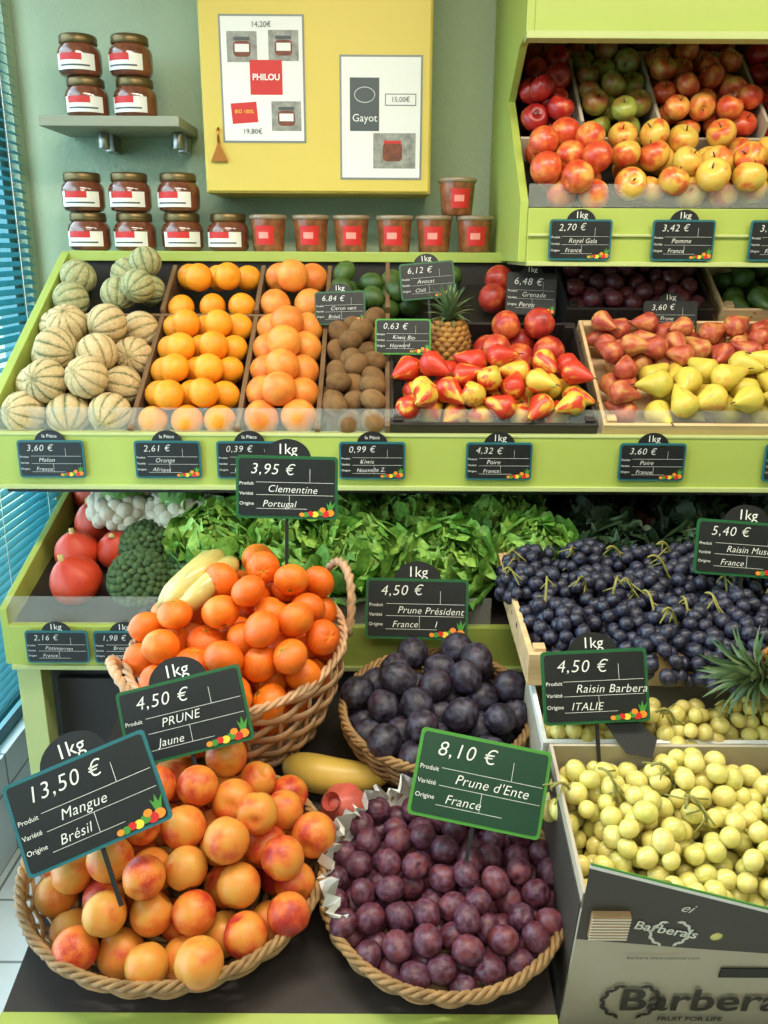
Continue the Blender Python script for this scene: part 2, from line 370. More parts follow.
b.add(*lathe([(.0572,.034),(.0572,.050)],20,-132,-70),mat=3); b.add(*lathe([(.0571,.020),(.0571,.024)],12,-130,-50),mat=4)
jar=b.obj('jam_jar',[GLAS,LID,LBL,RED,GREY]); jarme=jar.data; first=True
def putjar(x,y,z):
    global first
    o=jar if first else bpy.data.objects.new('jam_jar',jarme)
    if not first: sc.collection.objects.link(o)
    first=False; o.matrix_world=T((x,y,z))@RZ(random.uniform(-12,22))
for x in (-.801,-.677,-.549,-.425): putjar(x,2.42,1.599)
for x in (-.808,-.683,-.553): putjar(x,2.42,1.6985)
for x in (-.787,-.659): putjar(x,2.455,1.931)
for x in (-.797,-.664): putjar(x,2.455,2.0305)
b=MB()
b.add(*lathe([(0,0),(.038,0),(.041,.004),(.047,.082),(.047,.084)],28),mat=0); b.add(*lathe([(.047,.082),(.0505,.083),(.0505,.092),(.047,.094),(0,.0935)],28),mat=1)
b.add(*lathe([(.0435,.018),(.0468,.066)],14,-122,-58),mat=2); b.add(*lathe([(.0453,.034),(.0463,.05)],8,-110,-77),mat=3)
tub=b.obj('preserve_tub',[plain('compote_tub',c(150,88,54),.25,var=.5,vscale=40,coat=.6),plain('tub_lid',c(150,128,104),.3,coat=.5),RED,plain('pink_print',c(240,150,140),.5)])
tp=[(-.314,2.40,1.599),(-.2,2.40,1.599),(-.092,2.40,1.599),(.024,2.40,1.599),(.13,2.40,1.599),(.238,2.40,1.599),(.19,2.41,1.694)]
for i,p in enumerate(tp):
    o=tub if i==0 else bpy.data.objects.new('preserve_tub',tub.data)
    if i: sc.collection.objects.link(o)
    o.matrix_world=T(p)@RZ(random.uniform(-8,8))
# ---------------------------------------------------------------- price signs
SMATS=[TEAL,SLATE,BLACK,CHALK,RED,ORG,GRN,YLP,GREENF,GREENB]
def sign(ctr,w,h,roll=0,tilt=10,yaw=0,frame=0,face=1,price='3,60 €',l1='',l2='',unit='1kg',stake=0,name='price_sign',arch=True,deco=True):
    b=MB(); bd=min(.005,w*.03)
    b.prism(rrect(w,h,.007),-.002,.001,frame); b.prism(rrect(w-2*bd,h-2*bd,.005),.001,.002,face)
    if arch:
        ra=w*.235; pts=[(ra*math.cos(R(a)),ra*.85*math.sin(R(a))) for a in range(0,181,12)]
        b.prism(pts,-.004,-.001,2,T((0,h/2-.006,0)))
    k=w/.2
    lw=.0006*k
    b.box((-.06*k,h*.08,.002),(w/2-bd*1.5,h*.08+lw,.0024),3); b.box((-.06*k,-h*.12,.002),(w/2-bd*1.5,-h*.12+lw,.0024),3); b.box((-.06*k,-h*.34,.002),(.04*k,-h*.34+lw,.0024),3)
    b.box((.005*k,-h*.34,.002),(.005*k+lw,-h*.12,.0024),3); b.box((.045*k,h*.08,.002),(.045*k+lw,h*.3,.0024),3)
    if deco:
        for i,(dx,dy,rr,mm) in enumerate(((.086,.010,.008,5),(.076,.008,.008,4),(.066,.010,.007,6),(.056,.007,.007,7),(.047,.008,.006,4),(.071,.016,.006,5),(.038,.006,.006,6),(.030,.006,.005,5))):
            b.prism([(rr*k*math.cos(a),rr*k*.85*math.sin(a)) for a in np.linspace(0,2*math.pi,12,endpoint=False)],.002,.0027+i*.0001,mm,T((dx*k,-h/2+dy*k+.003,0)))
        b.prism([(-.004*k,0),(.004*k,0),(.010*k,.018*k),(.003*k,.010*k),(0,.021*k),(-.003*k,.010*k),(-.008*k,.016*k)],.002,.0026,6,T((.086*k,-h/2+.018*k,0)))
    if stake: b.box((-.003,-h/2-stake,-.005),(.003,h/2,-.0021),2)
    M=T(ctr)@RZ(yaw)@RX(90-tilt)@RZ(roll)
    o=b.obj(name,SMATS,M)
    z=.0028
    addtext(o,price,-.36*w,h*.29,h*.24,CHALK,shear=.2,z=z,rot=random.uniform(-2,2),sp=1.1,bold=-.0002)
    addtext(o,l1,-.19*w,-h*.02,h*.16,CHALK,shear=.25,z=z,rot=random.uniform(-2,2),sp=1.05,bold=-.0001)
    addtext(o,l2,-.24*w,-h*.26,h*.15,CHALK,shear=.25,z=z,rot=random.uniform(-2,2),sp=1.05,bold=-.0001)
    for t_,yy in (('Produit',.06),('Variété',-.1),('Origine',-.26)): addtext(o,t_,-.465*w,h*yy,h*.075,CHALK,z=z)
    if arch: addtext(o,unit,0,h/2+ (w*.062),w*(.145 if len(unit)<4 else .075),CHALK,align='CENTER',z=-.0005)
    return o
sign((-.410,1.01,.867),.208,.130,23,30,price='13,50 €',l1='Mangue',l2='Brésil',stake=.08)
sign((-.312,1.185,.900),.200,.120,14,26,price='4,50 €',l1='PRUNE',l2='Jaune',frame=8,stake=.06)
sign((-.172,1.45,1.201),.180,.112,-1,8,price='3,95 €',l1='Clementine',l2='Portugal',frame=8,stake=.13)
sign((.065,1.53,.935),.2,.118,-1,16,price='4,50 €',l1='Prune Président',l2='France      I',frame=8,stake=.04)
sign((.146,1.10,.840),.200,.128,-11,28,price='8,10 €',l1="Prune d'Ente",l2='France',frame=6,face=9,arch=False,deco=False,stake=.05)
sign((.331,1.19,.953),.166,.114,3,20,yaw=0,price='4,50 €',l1='Raisin Barbera',l2='ITALIE',frame=8,stake=.06)
sign((.652,1.45,1.09),.18,.1,-4,14,price='5,40 €',l1='Raisin Muscat',l2='France',frame=8,stake=.12)
for x,pr,a,bb,un in ((-.694,'3,60 €','Melon','France','la Pièce'),(-.451,'2,61 €','Orange','Afrique','la Pièce'),(-.28,'0,39 €','Pomelo','Espagne','la Pièce'),(-.025,'0,99 €','Kiwis','Nouvelle Z.','la Pièce'),(.239,'4,32 €','Poire','France','1kg'),(.558,'3,60 €','Poire','France','1kg'),(.86,'3,20 €','Poire','France','1kg')):
    sign((x,1.7265,1.184),.138,.08,0,0,price=pr,l1=a,l2=bb,unit=un,name='rail_price_tag')
for x,pr,a in ((.43,'2,70 €','Royal Gala'),(.657,'3,42 €','Pomme'),(.872,'3,05 €','Pomme')):
    sign((x,1.972,1.628),.138,.086,0,0,price=pr,l1=a,l2='France',name='rail_price_tag')
for x,pr,a in ((-.667,'2,16 €','Potimarron'),(-.528,'1,98 €','Brocoli')):
    sign((x,1.582,.824),.128,.072,0,0,price=pr,l1=a,l2='France',name='rail_price_tag',deco=False,unit='1kg')
sign((.1,2.09,1.536),.130,.085,5,10,price='6,12 €',l1='Avocat',l2='Chili',frame=8,stake=.09)
sign((-.105,2.037,1.475),.118,.076,2,12,price='6,84 €',l1='Citron vert',l2='Brésil',frame=8,stake=.07)
sign((.040,1.915,1.421),.124,.078,0,12,price='0,63 €',l1='Kiwis Bio',l2='Hayward',frame=6,stake=.09,arch=False)
sign((.342,2.055,1.508),.118,.096,-2,10,price='6,48 €',l1='Grenade',l2='Perou',frame=2,stake=.09)
sign((.668,2.04,1.456),.126,.078,0,10,price='3,60 €',l1='Prune',l2='Italie',frame=2,stake=.07)
# ---------------------------------------------------------------- baskets
def wicker(name,rx,ry,bx,by,h,rings,stakes,M,th=.0035,mat=WICK,flat=False,handles=False):
    b=MB(); N=stakes*6; th0=np.linspace(0,2*math.pi,N,endpoint=False)
    def rad(t): s=math.sin(t*math.pi/2)**.9; return bx+(rx-bx)*s,by+(ry-by)*s
    for k in range(rings):
        t=(k+.5)/rings; a,c_=rad(t); z=.004+t*h
        w=1.6*th*np.cos(th0*stakes/2+math.pi*k)
        P=np.c_[(a+w)*np.cos(th0),(c_+w)*np.sin(th0),np.full(N,z)+.0012*np.sin(th0*3+k)]
        if flat: v,f=tube(P,th*.5,h/rings*.34,seg=6,closed=True)
        else: v,f=tube(P,th,h/rings*.5,seg=6,closed=True)
        b.add(v,f,0,rnd=random.random())
    for i in range(stakes):
        a=2*math.pi*i/stakes
        P=[]
        for t in np.linspace(0,1,7):
            p,q=rad(t); P.append((p*math.cos(a),q*math.sin(a),.002+t*h))
        b.add(*tube(P,th*.9,th*.9,seg=6,ref=(-math.sin(a),math.cos(a),0)))
    for s in range(3):
        ph=2*math.pi*s/3; tw=stakes*1.0
        P=np.c_[(rx+.005*np.cos(tw*th0+ph))*np.cos(th0),(ry+.005*np.cos(tw*th0+ph))*np.sin(th0),h+.003+.005*np.sin(tw*th0+ph)]
        b.add(*tube(P,.004,seg=6,closed=True))
    for k in range(12):
        q=(k+.5)/12; P=np.c_[bx*q*np.cos(th0),by*q*np.sin(th0),np.full(N,.004)+.001*np.cos(th0*stakes/2+math.pi*k)]
        b.add(*tube(P,.006,.003,seg=4,closed=True))
    b.box((-bx*.7,-by*.7,.001),(bx*.7,by*.7,.003))
    if handles:
        for sx in (1,-1):
            t=np.linspace(0,math.pi,26)
            for s in range(2):
                ph=math.pi*s
                P=np.c_[sx*(rx-.004+.028*np.sin(t))+.004*np.cos(t*14+ph),.062*np.cos(t),h-.02+(.115 if sx>0 else .07)*np.sin(t)+.004*np.sin(t*14+ph)]
                b.add(*tube(P,.0062,seg=7,ref=(1,.1,0)))
    return b.obj(name,[mat],M)
def bvalid(rx,ry,bx,by,h,ov=.6):
    def f(X,Y,Z,r):
        t=np.clip(Z/h,0,1); s=np.sin(t*math.pi/2)**.9
        over=np.clip((Z-h*.8)/.03,0,1)*r*ov
        a=bx+(rx-bx)*s-r*.98+over; q=by+(ry-by)*s-r*.98+over
        return (X/a)**2+(Y/q)**2<=1
    return f
def dome(base,hh,rx,ry,cx=0,cy=0): return lambda X,Y: base+hh*(1-((X-cx)/rx)**2-((Y-cy)/ry)**2)
M_CL=fruit('clementine_skin',[(0,c(222,90,12)),(.5,c(234,112,18)),(.85,c(242,140,32)),(1,c(120,120,50))],cn=.4,cr=.45,ca=.9,scale=1.2,rough=.42,bump=.35,bscale=16,coat=.08)
M_PE=fruit('yellow_plum_skin',[(0,c(150,34,30)),(.25,c(182,52,34)),(.42,c(212,94,40)),(.65,c(222,134,52)),(1,c(212,152,62))],cn=.7,cr=.55,scale=.9,rough=.46,coat=.05,fine=.35,fscale=14)
M_DA=fruit('dark_plum_skin',[(0,c(18,14,22)),(.6,c(38,24,38)),(1,c(66,28,40))],cn=.6,cr=.3,rough=.5,bloom=(c(90,90,112),.6),coat=.03)
M_EN=fruit('purple_plum_skin',[(0,c(50,20,34)),(.5,c(84,30,46)),(1,c(132,62,58))],cn=.6,cr=.4,rough=.48,bloom=(c(126,96,122),.55),coat=.03,fine=.5,fscale=18)
M_OR=fruit('orange_skin',[(0,c(232,136,14)),(1,c(244,170,40))],rough=.45,bump=.3,bscale=16)
M_PO=fruit('grapefruit_skin',[(0,c(222,110,44)),(.5,c(234,144,56)),(1,c(240,170,76))],rough=.42,bump=.3,bscale=18)
M_ME=fruit('melon_skin',[(0,c(214,190,142)),(.45,c(192,168,120)),(.75,c(150,138,92)),(1,c(92,102,64))],cn=.25,cr=.2,ca=.7,scale=3,rough=.8,fine=.9,fscale=8,bump=.9,bscale=8)
M_ME2=fruit('green_melon_skin',[(0,c(196,184,134)),(.5,c(154,154,106)),(1,c(88,104,64))],cn=.3,cr=.3,ca=.6,scale=3,rough=.75,fine=.8,fscale=8,bump=.8,bscale=8)
M_KI=fruit('kiwi_skin',[(0,c(96,66,34)),(1,c(150,110,62))],rough=.85,fine=.5,fscale=20,bump=.5,bscale=30)
M_AR=fruit('red_apple_skin',[(0,c(120,14,18)),(.6,c(172,34,30)),(.85,c(200,88,44)),(1,c(216,164,70))],cn=.65,cr=.3,scale=1.2,rough=.32,coat=.15,fine=.3)
M_AG=fruit('green_apple_skin',[(0,c(140,44,34)),(.35,c(150,100,50)),(.6,c(138,144,58)),(1,c(166,170,76))],cn=.6,cr=.4,scale=1.2,rough=.32,coat=.15,fine=.3)
M_AO=fruit('blush_apple_skin',[(0,c(176,42,32)),(.4,c(210,84,44)),(.7,c(226,146,68)),(1,c(230,192,90))],cn=.7,cr=.3,scale=1.2,rough=.32,coat=.15,fine=.3)
M_AY=fruit('yellow_red_apple_skin',[(0,c(190,48,36)),(.3,c(216,110,54)),(.5,c(226,176,74)),(1,c(206,190,86))],cn=.7,cr=.35,scale=1.1,rough=.32,coat=.15,fine=.2)
M_PR=fruit('red_yellow_pear_skin',[(0,c(176,30,24)),(.5,c(206,60,32)),(.66,c(226,176,60)),(1,c(186,190,78))],cn=.6,cr=.45,scale=1.1,rough=.4,coat=.1)
M_PD=fruit('red_pear_skin',[(0,c(130,40,38)),(.5,c(186,82,56)),(1,c(210,164,88))],cn=.7,cr=.4,rough=.45)
M_PY=fruit('yellow_pear_skin',[(0,c(186,172,64)),(.7,c(218,194,80)),(1,c(222,136,64))],cn=.6,cr=.4,rough=.42,fine=.3)
M_NE=fruit('nectarine_skin',[(0,c(140,28,28)),(.5,c(184,56,40)),(1,c(226,136,62))],cn=.7,cr=.3,rough=.4,coat=.1)
M_LI=fruit('lime_skin',[(0,c(34,62,24)),(1,c(84,112,44))],rough=.4,bump=.3)
M_PU=fruit('small_plum_skin',[(0,c(44,14,24)),(1,c(118,40,44))],rough=.4,bloom=(c(110,90,110),.4))
M_WG=fruit('white_grape_skin',[(0,c(196,192,96)),(.5,c(218,208,118)),(1,c(232,212,128))],cn=.4,cr=.6,scale=1.2,rough=.22,sss=.7,coat=.25,bloom=(c(232,228,176),.3))
M_WR=fruit('pale_grape_skin',[(0,c(200,190,102)),(.5,c(214,200,118)),(1,c(224,206,128))],cn=.4,cr=.6,scale=1.2,rough=.26,sss=.6,coat=.15)
M_BG=fruit('black_grape_skin',[(0,c(16,16,28)),(1,c(38,32,52))],rough=.4,bloom=(c(76,82,108),.65))
M_SQ=fruit('red_squash_skin',[(0,c(176,44,22)),(1,c(208,70,30))],rough=.5,fine=.3)
GST=plain('grape_stem',c(138,134,66),.7)
# orange-red plums, front left
Mb=TM@T((-.318,.190,.002)); wicker('wicker_basket',.230,.200,.17,.15,.076,9,26,Mb)
pts=pack(280,.0325,(-.26,-.22),(.26,.22),bvalid(.230,.200,.17,.15,.076),floor=.008,K=320,walls=False,cap=dome(.118,.10,.235,.24,.03,.06))
pile('yellow_plums',P_st,pts,[M_PE],Mb)
# purple plums, front centre
Mb=TM@T((.094,.165,.002)); wicker('wicker_basket',.184,.178,.14,.135,.062,8,24,Mb)
pts=pack(420,.0200,(-.2,-.19),(.2,.19),bvalid(.184,.178,.14,.135,.062,.3),floor=.018,K=320,walls=False,cap=dome(.088,.035,.18,.18))
pile('purple_plums',P_pl,pts,[M_EN],Mb)
b=MB(); n=60; v=[];f=[]
for i in range(n):
    a=R(78+132*i/(n-1)); j=.006*math.sin(i*1.9)
    for q,(rr,zz) in enumerate(((.150,.03),(.166,.055),(.174+j,.078+.01*math.sin(i*.7)+j),(.176+2*j,.092+.014*math.sin(i*.9+1)),(.168+2*j,.106+.016*math.sin(i*.63)))): v.append((rr*1.03*math.cos(a),rr*.99*math.sin(a),zz))
for i in range(n-1):
    for q in range(4): k=i*5+q; f.append((k,k+1,k+6,k+5))
b.add(v,f,0,False); b.obj('paper_liner',[WHITE],Mb)
# dark plums, mid
Mb=TM@T((.098,.497,.002)); wicker('wicker_basket',.172,.155,.12,.105,.11,12,22,Mb)
pts=pack(160,.0295,(-.19,-.17),(.19,.17),bvalid(.172,.155,.12,.105,.11,.25),floor=.03,K=280,walls=False,cap=dome(.145,.06,.18,.18,0,.03))
pile('dark_plums',P_pl,pts,[M_DA],Mb)
# clementines
Mb=TM@T((-.262,.545,.002))@RX(3)@RZ(32); wicker('handled_basket',.196,.170,.12,.11,.225,9,20,Mb,th=.0042,mat=WICK2,flat=True,handles=True)
pts=pack(260,.0325,(-.22,-.19),(.22,.19),bvalid(.196,.170,.12,.11,.225,.3),floor=.10,K=320,walls=False,cap=dome(.275,.115,.2,.2,.03,.02))
BC=Vector((-.345,1.47,1.005))
pts=np.array([p for p in pts if not ((Mb@Vector(p[:3])-BC).length<.066)])
pile('clementines',P_cl,pts,[M_CL],Mb,rot='any')
b=MB()
for k in range(4):
    t=np.linspace(-1,1,12); P=np.c_[.017*k-.026+.02*(1-t**2),.08*t,.03*(1-t**2)+.012*(k%2)]
    b.add(*tube(P,.021,seg=12,ref=(0,0,1),taper=np.clip(1.1-np.abs(t)**4,.15,1)))
b.obj('banana_bunch',[plain('banana_skin',c(200,182,104),.4,var=.25,vscale=20,coat=.4)],T(BC)@RX(25)@RZ(-32))
b=MB(); t=np.linspace(-1,1,16); b.add(*tube(np.c_[.1*t,.02*t**2,.0*t],.033,seg=18,taper=np.sqrt(np.clip(1-np.abs(t)**2.6,.02,1))*(1-.2*t)))
b.obj('yellow_courgette',[plain('courgette_skin',c(214,180,82),.4,var=.15,vscale=20)],TM@T((-.085,.40,.036))@RZ(-8))
b=MB(); b.add(P_sq['v'],P_sq['f'],M=Matrix.Scale(.042,4)); b.add(*lathe([(.012,.04),(.01,.048),(.016,.058)],12))
b.obj('pomegranate',[plain('pomegranate_skin',c(196,92,78),.4,var=.3,vscale=25)],TM@T((-.065,.325,.042))@RX(30)@RY(-20))
# ---------------------------------------------------------------- crates
def crate(name,x0,x1,y0,y1,h,M,mats,t=.008,slats=2):
    b=MB()
    b.box((x0,y0,0),(x1,y1,.005),1)
    sh=h/slats
    for k in range(slats):
        z0=k*sh+.004; z1=(k+1)*sh-.004 if k<slats-1 else h
        b.box((x0,y0,z0),(x1,y0+t,z1),0); b.box((x0,y1-t,z0),(x1,y1,z1),0)
        b.box((x0,y0+t,z0),(x0+t,y1-t,z1),0); b.box((x1-t,y0+t,z0),(x1,y1-t,z1),0)
    for x in (x0+t,x1-t-.02):
        for y in (y0+t,y1-t-.02): b.box((x,y,0),(x+.02,y+.02,h+.006),0)
    return b.obj(name,mats,M,bevel=.001)
def rectpile(name,pr,mats,n,r,x0,x1,y0,y1,M,floor=.006,rot='any',tight=.95,K=260,cap=.11):
    pts=pack(n,r,(x0,y0),(x1,y1),floor=floor,K=K,tight=tight,cap=cap)
    return pile(name,pr,pts,mats,M,rot=rot)
b=MB()
for x,hh in ((-.532,.06),(-.308,.06),(-.14,.06),(.006,.07)):
    b.box((x-.005,.01,0),(x+.005,.40,hh),0,BM); b.box((x-.005,.41,0),(x+.005,.60,hh+.01),0,BM)
b.box((-.80,.40,0),(.0,.408,.06),0,BM); b.box((-.80,.005,0),(.0,.012,.05),0,BM)
b.obj('bed_dividers',[plain('brown_divider',c(120,92,62),.6,var=.15)])
def orow(name,pr,mat,r,x0,x1,y0,y1,cols,base,layers=2,jit=.0015,M=BM):
    """fruit hand-stacked in neat rows, each layer nested on the one below"""
    b=MB(); dx=(x1-x0-2*r)/(cols-1); n=max(2,int((y1-y0-2*r)/(2*r*.96))+1); dy=(y1-y0-2*r)/(n-1)
    for L in range(layers):
        cc,nn=cols-L,n-L
        for i in range(cc):
            for j in range(nn):
                x=x0+r+dx*(i+L*.5); y=y0+r+dy*(j+L*.5); z=base+r+L*r*1.25
                m=T((x+random.gauss(0,jit),y+random.gauss(0,jit),z+random.gauss(0,jit)))@rotm()@Matrix.Scale(r*random.uniform(.97,1.03),4)
                b.add(pr['v'],pr['f'],0,True,random.random(),pr['pl'],pr['ax'],m)
    return b.obj(name,[mat],M)
orow('cantaloupe_melons',P_me,M_ME,.0465,-.812,-.538,.012,.405,3,.002,2,.004)
orow('green_melons',P_me,M_ME2,.045,-.812,-.60,.42,.60,2,.02,1,.004); 
rectpile('green_melons',P_me,[M_ME2],8,.040,-.635,-.538,.41,.60,BM,floor=.02,cap=.17)
orow('oranges',P_or,M_OR,.0335,-.526,-.314,.012,.40,3,.016)
orow('oranges',P_or,M_OR,.0335,-.526,-.314,.41,.60,3,.022)
orow('grapefruits',P_or,M_PO,.039,-.304,-.144,.012,.40,2,.014)
orow('grapefruits',P_or,M_PO,.039,-.304,-.144,.41,.60,2,.018)
rectpile('kiwis',P_ki,[M_KI],110,.024,-.134,.0,.012,.39,BM,rot='side',cap=.115)
rectpile('limes',P_ki,[M_LI],60,.026,-.134,.10,.42,.60,BM,rot='side',floor=.02,cap=.105)
rectpile('avocados',P_pe,[M_LI],10,.028,.10,.2,.47,.60,BM,rot='side',floor=.03,cap=.10)
rectpile('nectarines',P_st,[M_NE],22,.036,.20,.38,.42,.60,BM,floor=.02,cap=.12)
crate('fruit_crate',.012,.445,.01,.36,.075,BM,[plain('black_tray',c(44,38,36),.5,var=.2),DARK],t=.007,slats=1)
rectpile('red_pears',P_pe,[M_PR,STEMM],90,.028,.020,.437,.02,.21,BM,rot='side',floor=.03,K=260,cap=.15)
rectpile('nectarines',P_st,[M_NE],50,.035,.20,.437,.20,.355,BM,floor=.015,cap=.145)
crate('fruit_crate',.455,.99,.01,.37,.075,BM,[WOOD,WOOD])
rectpile('yellow_pears',P_pe,[M_PY,STEMM],80,.030,.55,.975,.02,.20,BM,rot='side',floor=.03,cap=.15)
rectpile('red_pears',P_pe,[M_PD,STEMM],120,.026,.47,.975,.19,.355,BM,rot='side',floor=.03,cap=.13)
rectpile('red_pears',P_pe,[M_PD,STEMM],30,.027,.467,.55,.02,.19,BM,rot='side',floor=.03,cap=.13)
crate('fruit_crate',.43,.78,.40,.60,.085,BM,[DARK,DARK],slats=1)
rectpile('small_plums',P_pl,[M_PU],130,.021,.44,.77,.41,.59,BM,floor=.03,cap=.12)
crate('fruit_crate',.80,1.15,.40,.60,.085,BM,[WOOD,DARK],slats=2)
rectpile('green_pears',P_pe,[M_LI,STEMM],50,.028,.81,1.14,.41,.59,BM,rot='side',floor=.03,cap=.13)
# ---------------------------------------------------------------- apples
b=MB()
for x in (.455,.635,.885,1.1): b.box((x-.004,.25,0),(x+.004,.54,.10),0,AM)
b.box((.317,.242,0),(1.38,.25,.06),0,AM); b.obj('bed_dividers',[PRINT])
A0=.02
rectpile('red_apples',P_ap,[M_AR,STEMM],80,.031,.318,.452,.255,.56,AM,rot='up',floor=A0,cap=.165)
rectpile('green_apples',P_ap,[M_AG,STEMM],80,.031,.459,.631,.255,.56,AM,rot='up',floor=A0,cap=.15)
rectpile('blush_apples',P_ap,[M_AO,STEMM],120,.031,.639,.881,.255,.56,AM,rot='up',floor=A0,cap=.15)
rectpile('red_apples',P_ap,[M_AR,STEMM],90,.031,.89,1.095,.255,.56,AM,rot='up',floor=A0,cap=.15)
rectpile('peaches',P_st,[M_AO],40,.035,.318,.50,.005,.25,AM,floor=.01,cap=.15)
rectpile('yellow_apples',P_ap,[M_AY,STEMM],170,.035,.50,1.3,.005,.25,AM,rot='up',floor=.01,cap=.145)
for i,x in enumerate((.45,.63,.82,1.0)):
    Mb=T((x,2.49,2.031)); wicker('small_basket',.082,.06,.06,.045,.055,6,16,Mb,th=.003,mat=WICK2)
    pts=pack(16,.024,(-.07,-.05),(.07,.05),bvalid(.078,.056,.06,.045,.05),floor=.015,K=80,walls=False); pile('chestnuts',P_ki,pts,[M_KI if i%2 else M_NE],Mb)
# ---------------------------------------------------------------- leaves / vegetables
def leafgrid(L,W,curl,ruf,n=13,m=15,ph=0.):
    t,s=np.meshgrid(np.linspace(0,1,n),np.linspace(-1,1,m),indexing='ij')
    w=W*np.sin(math.pi*np.minimum(1,t*.70+.10))**.8
    edge=np.maximum(np.abs(s)**2.2,t**4)
    ang=np.arctan2(s,1.2-t)
    z=L*curl*t**2+ruf*edge*np.sin(ang*7+t*7+ph)*(.25+t)+ruf*.75*edge*np.sin(ang*17+t*15+ph*2)*(.2+t)+.25*W*s*s
    y=L*t*(1-.2*curl*t)-.22*L*s*s*t+ruf*.5*edge*np.cos(ang*13+ph)
    x=w*s*(1+.0*t)+ruf*.5*edge*np.sin(t*18+ph)
    v=np.c_[x.ravel(),y.ravel(),z.ravel()]
    f=[(i*m+j,i*m+j+1,i*m+m+j+1,i*m+m+j) for i in range(n-1) for j in range(m-1)]
    ax=np.clip(t*.7+.3*np.abs(s)*t-.25*(np.abs(s)<.12),0,1).ravel()
    return v,f,ax
M_LE=fruit('lettuce_leaf',[(0,c(222,230,164)),(.35,c(156,194,88)),(.7,c(98,150,56)),(1,c(58,106,40))],cn=.3,cr=.25,ca=.6,scale=3,rough=.55,bump=.5,bscale=6)
M_KA=fruit('dark_leaf',[(0,c(60,84,40)),(.5,c(36,60,30)),(1,c(20,38,22))],cn=.3,cr=.3,ca=.5,scale=3,rough=.55,bump=.5,bscale=6)
M_RL=fruit('red_leaf',[(0,c(90,80,40)),(.5,c(60,34,28)),(1,c(38,18,20))],cn=.3,cr=.3,ca=.5,scale=3,rough=.5)
def lettuce(b,M,rad=.11,n=20,ruf=.012):
    for i in range(n):
        q=i/n; a=i*137.5; L=rad*(1.1-.5*q)
        v,f,ax=leafgrid(L,L*.66,.25+.5*q,ruf,ph=i*1.3)
        b.add(v,f,0,True,random.random(),v*30,ax*(1-.65*q),M@RZ(a)@T((0,.006,.008+.03*q))@RX(14+62*q))
def heads(name,mat,locs,rad,ruf=.012,n=20):
    b=MB()
    for x,s in locs: lettuce(b,LM@T((x,s,.025+random.uniform(0,.012)))@RX(20+random.uniform(-6,8))@RY(random.uniform(-12,12))@RZ(random.uniform(0,360)),rad*random.uniform(.92,1.08),ruf=ruf,n=n)
    return b.obj(name,[mat])
heads('lettuces',M_LE,[(-.05,.11),(.14,.11),(.33,.14),(-.2,.15),(-.1,.29),(.08,.30),(.25,.31),(-.27,.34),(.0,.45),(.2,.46),(-.36,.17)],.135,.013,24)
heads('dark_lettuces',M_KA,[(.5,.12),(.68,.12),(.86,.14),(.5,.3),(.7,.3),(.9,.32),(.44,.44),(1.05,.14)],.115,.014,20)
heads('red_lettuces',M_RL,[(.60,.40),(.78,.42),(-.42,.42)],.11)
def florets(b,M,R0,mat_f,mat_s,n=46,fr=.2):
    pr=proto(8,6)
    for i in range(n):
        z=1-1.25*(i+.5)/n; a=i*2.39996; rr=math.sqrt(max(0,1-z*z))
        b.add(pr['v'],pr['f'],mat_f,True,random.random(),pr['pl']*2,pr['ax'],M@T((R0*rr*math.cos(a),R0*rr*math.sin(a),R0*z*.75))@Matrix.Scale(R0*fr*random.uniform(.9,1.35),4))
    v,f=lathe([(0,-R0*.9),(R0*.35,-R0*.9),(R0*.35,-R0*.3),(R0*.85,-.0),(R0*.8,R0*.4),(0,R0*.68)],14); b.add(v,f,mat_s,M=M)
M_BR=fruit('broccoli_floret',[(0,c(56,88,50)),(1,c(100,128,70))],rough=.8,bump=1,bscale=7,fine=.6,fscale=10)
M_CA=fruit('cauliflower_curd',[(0,c(214,204,178)),(1,c(232,226,204))],rough=.8,bump=1,bscale=6,fine=.4,fscale=8)
b=MB()
for x,s,r in ((-.52,.07,.060),(-.53,.19,.058),(-.41,.10,.056),(-.42,.22,.058)): florets(b,LM@T((x,s,.06))@RX(20),r,0,1,n=120,fr=.13)
b.obj('broccoli_heads',[M_BR,plain('broccoli_stalk',c(110,140,80),.6)])
b=MB()
for x,s,r in ((-.60,.31,.075),(-.46,.29,.078),(-.53,.43,.07)):
    Mx=LM@T((x,s,.09)); florets(b,Mx,r,0,0,n=60,fr=.22)
    for i in range(9):
        v,f,ax=leafgrid(r*1.7,r*.7,.7,.006,ph=i); b.add(v,f,1,True,random.random(),v*30,ax,Mx@RZ(i*40)@T((0,r*.3,-r*.7))@RX(40))
b.obj('cauliflowers',[M_CA,M_LE])
b=MB()
for x,s,r in ((-.655,.075,.056),(-.69,.19,.050),(-.60,.20,.048),(-.68,.31,.052),(-.72,.44,.055)):
    Mx=LM@T((x,s,r*.85))@Euler((random.gauss(-.3,.3),random.gauss(0,.3),random.random()*6)).to_matrix().to_4x4()@Matrix.Scale(r,4)
    b.add(P_sq['v'],P_sq['f'],0,True,random.random(),P_sq['pl'],P_sq['ax'],Mx); b.add(*P_sq['extra'],mat=1,M=Mx)
b.obj('red_kuri_squashes',[M_SQ,plain('squash_stem',c(190,170,110),.8)])
def spleaf(L,W,bend):
    v=[];f=[];n=8
    for i in range(n):
        t=i/(n-1); w=W*(1-t**1.6)+.0003; y=L*t*(1-.3*bend*t); z=-L*bend*t*t*.6
        v+=[(-w,y,z+w*.5),(0,y,z),(w,y,z+w*.5)]
    for i in range(n-1):
        k=i*3; f+=[(k,k+1,k+4,k+3),(k+1,k+2,k+5,k+4)]
    return np.array(v),f
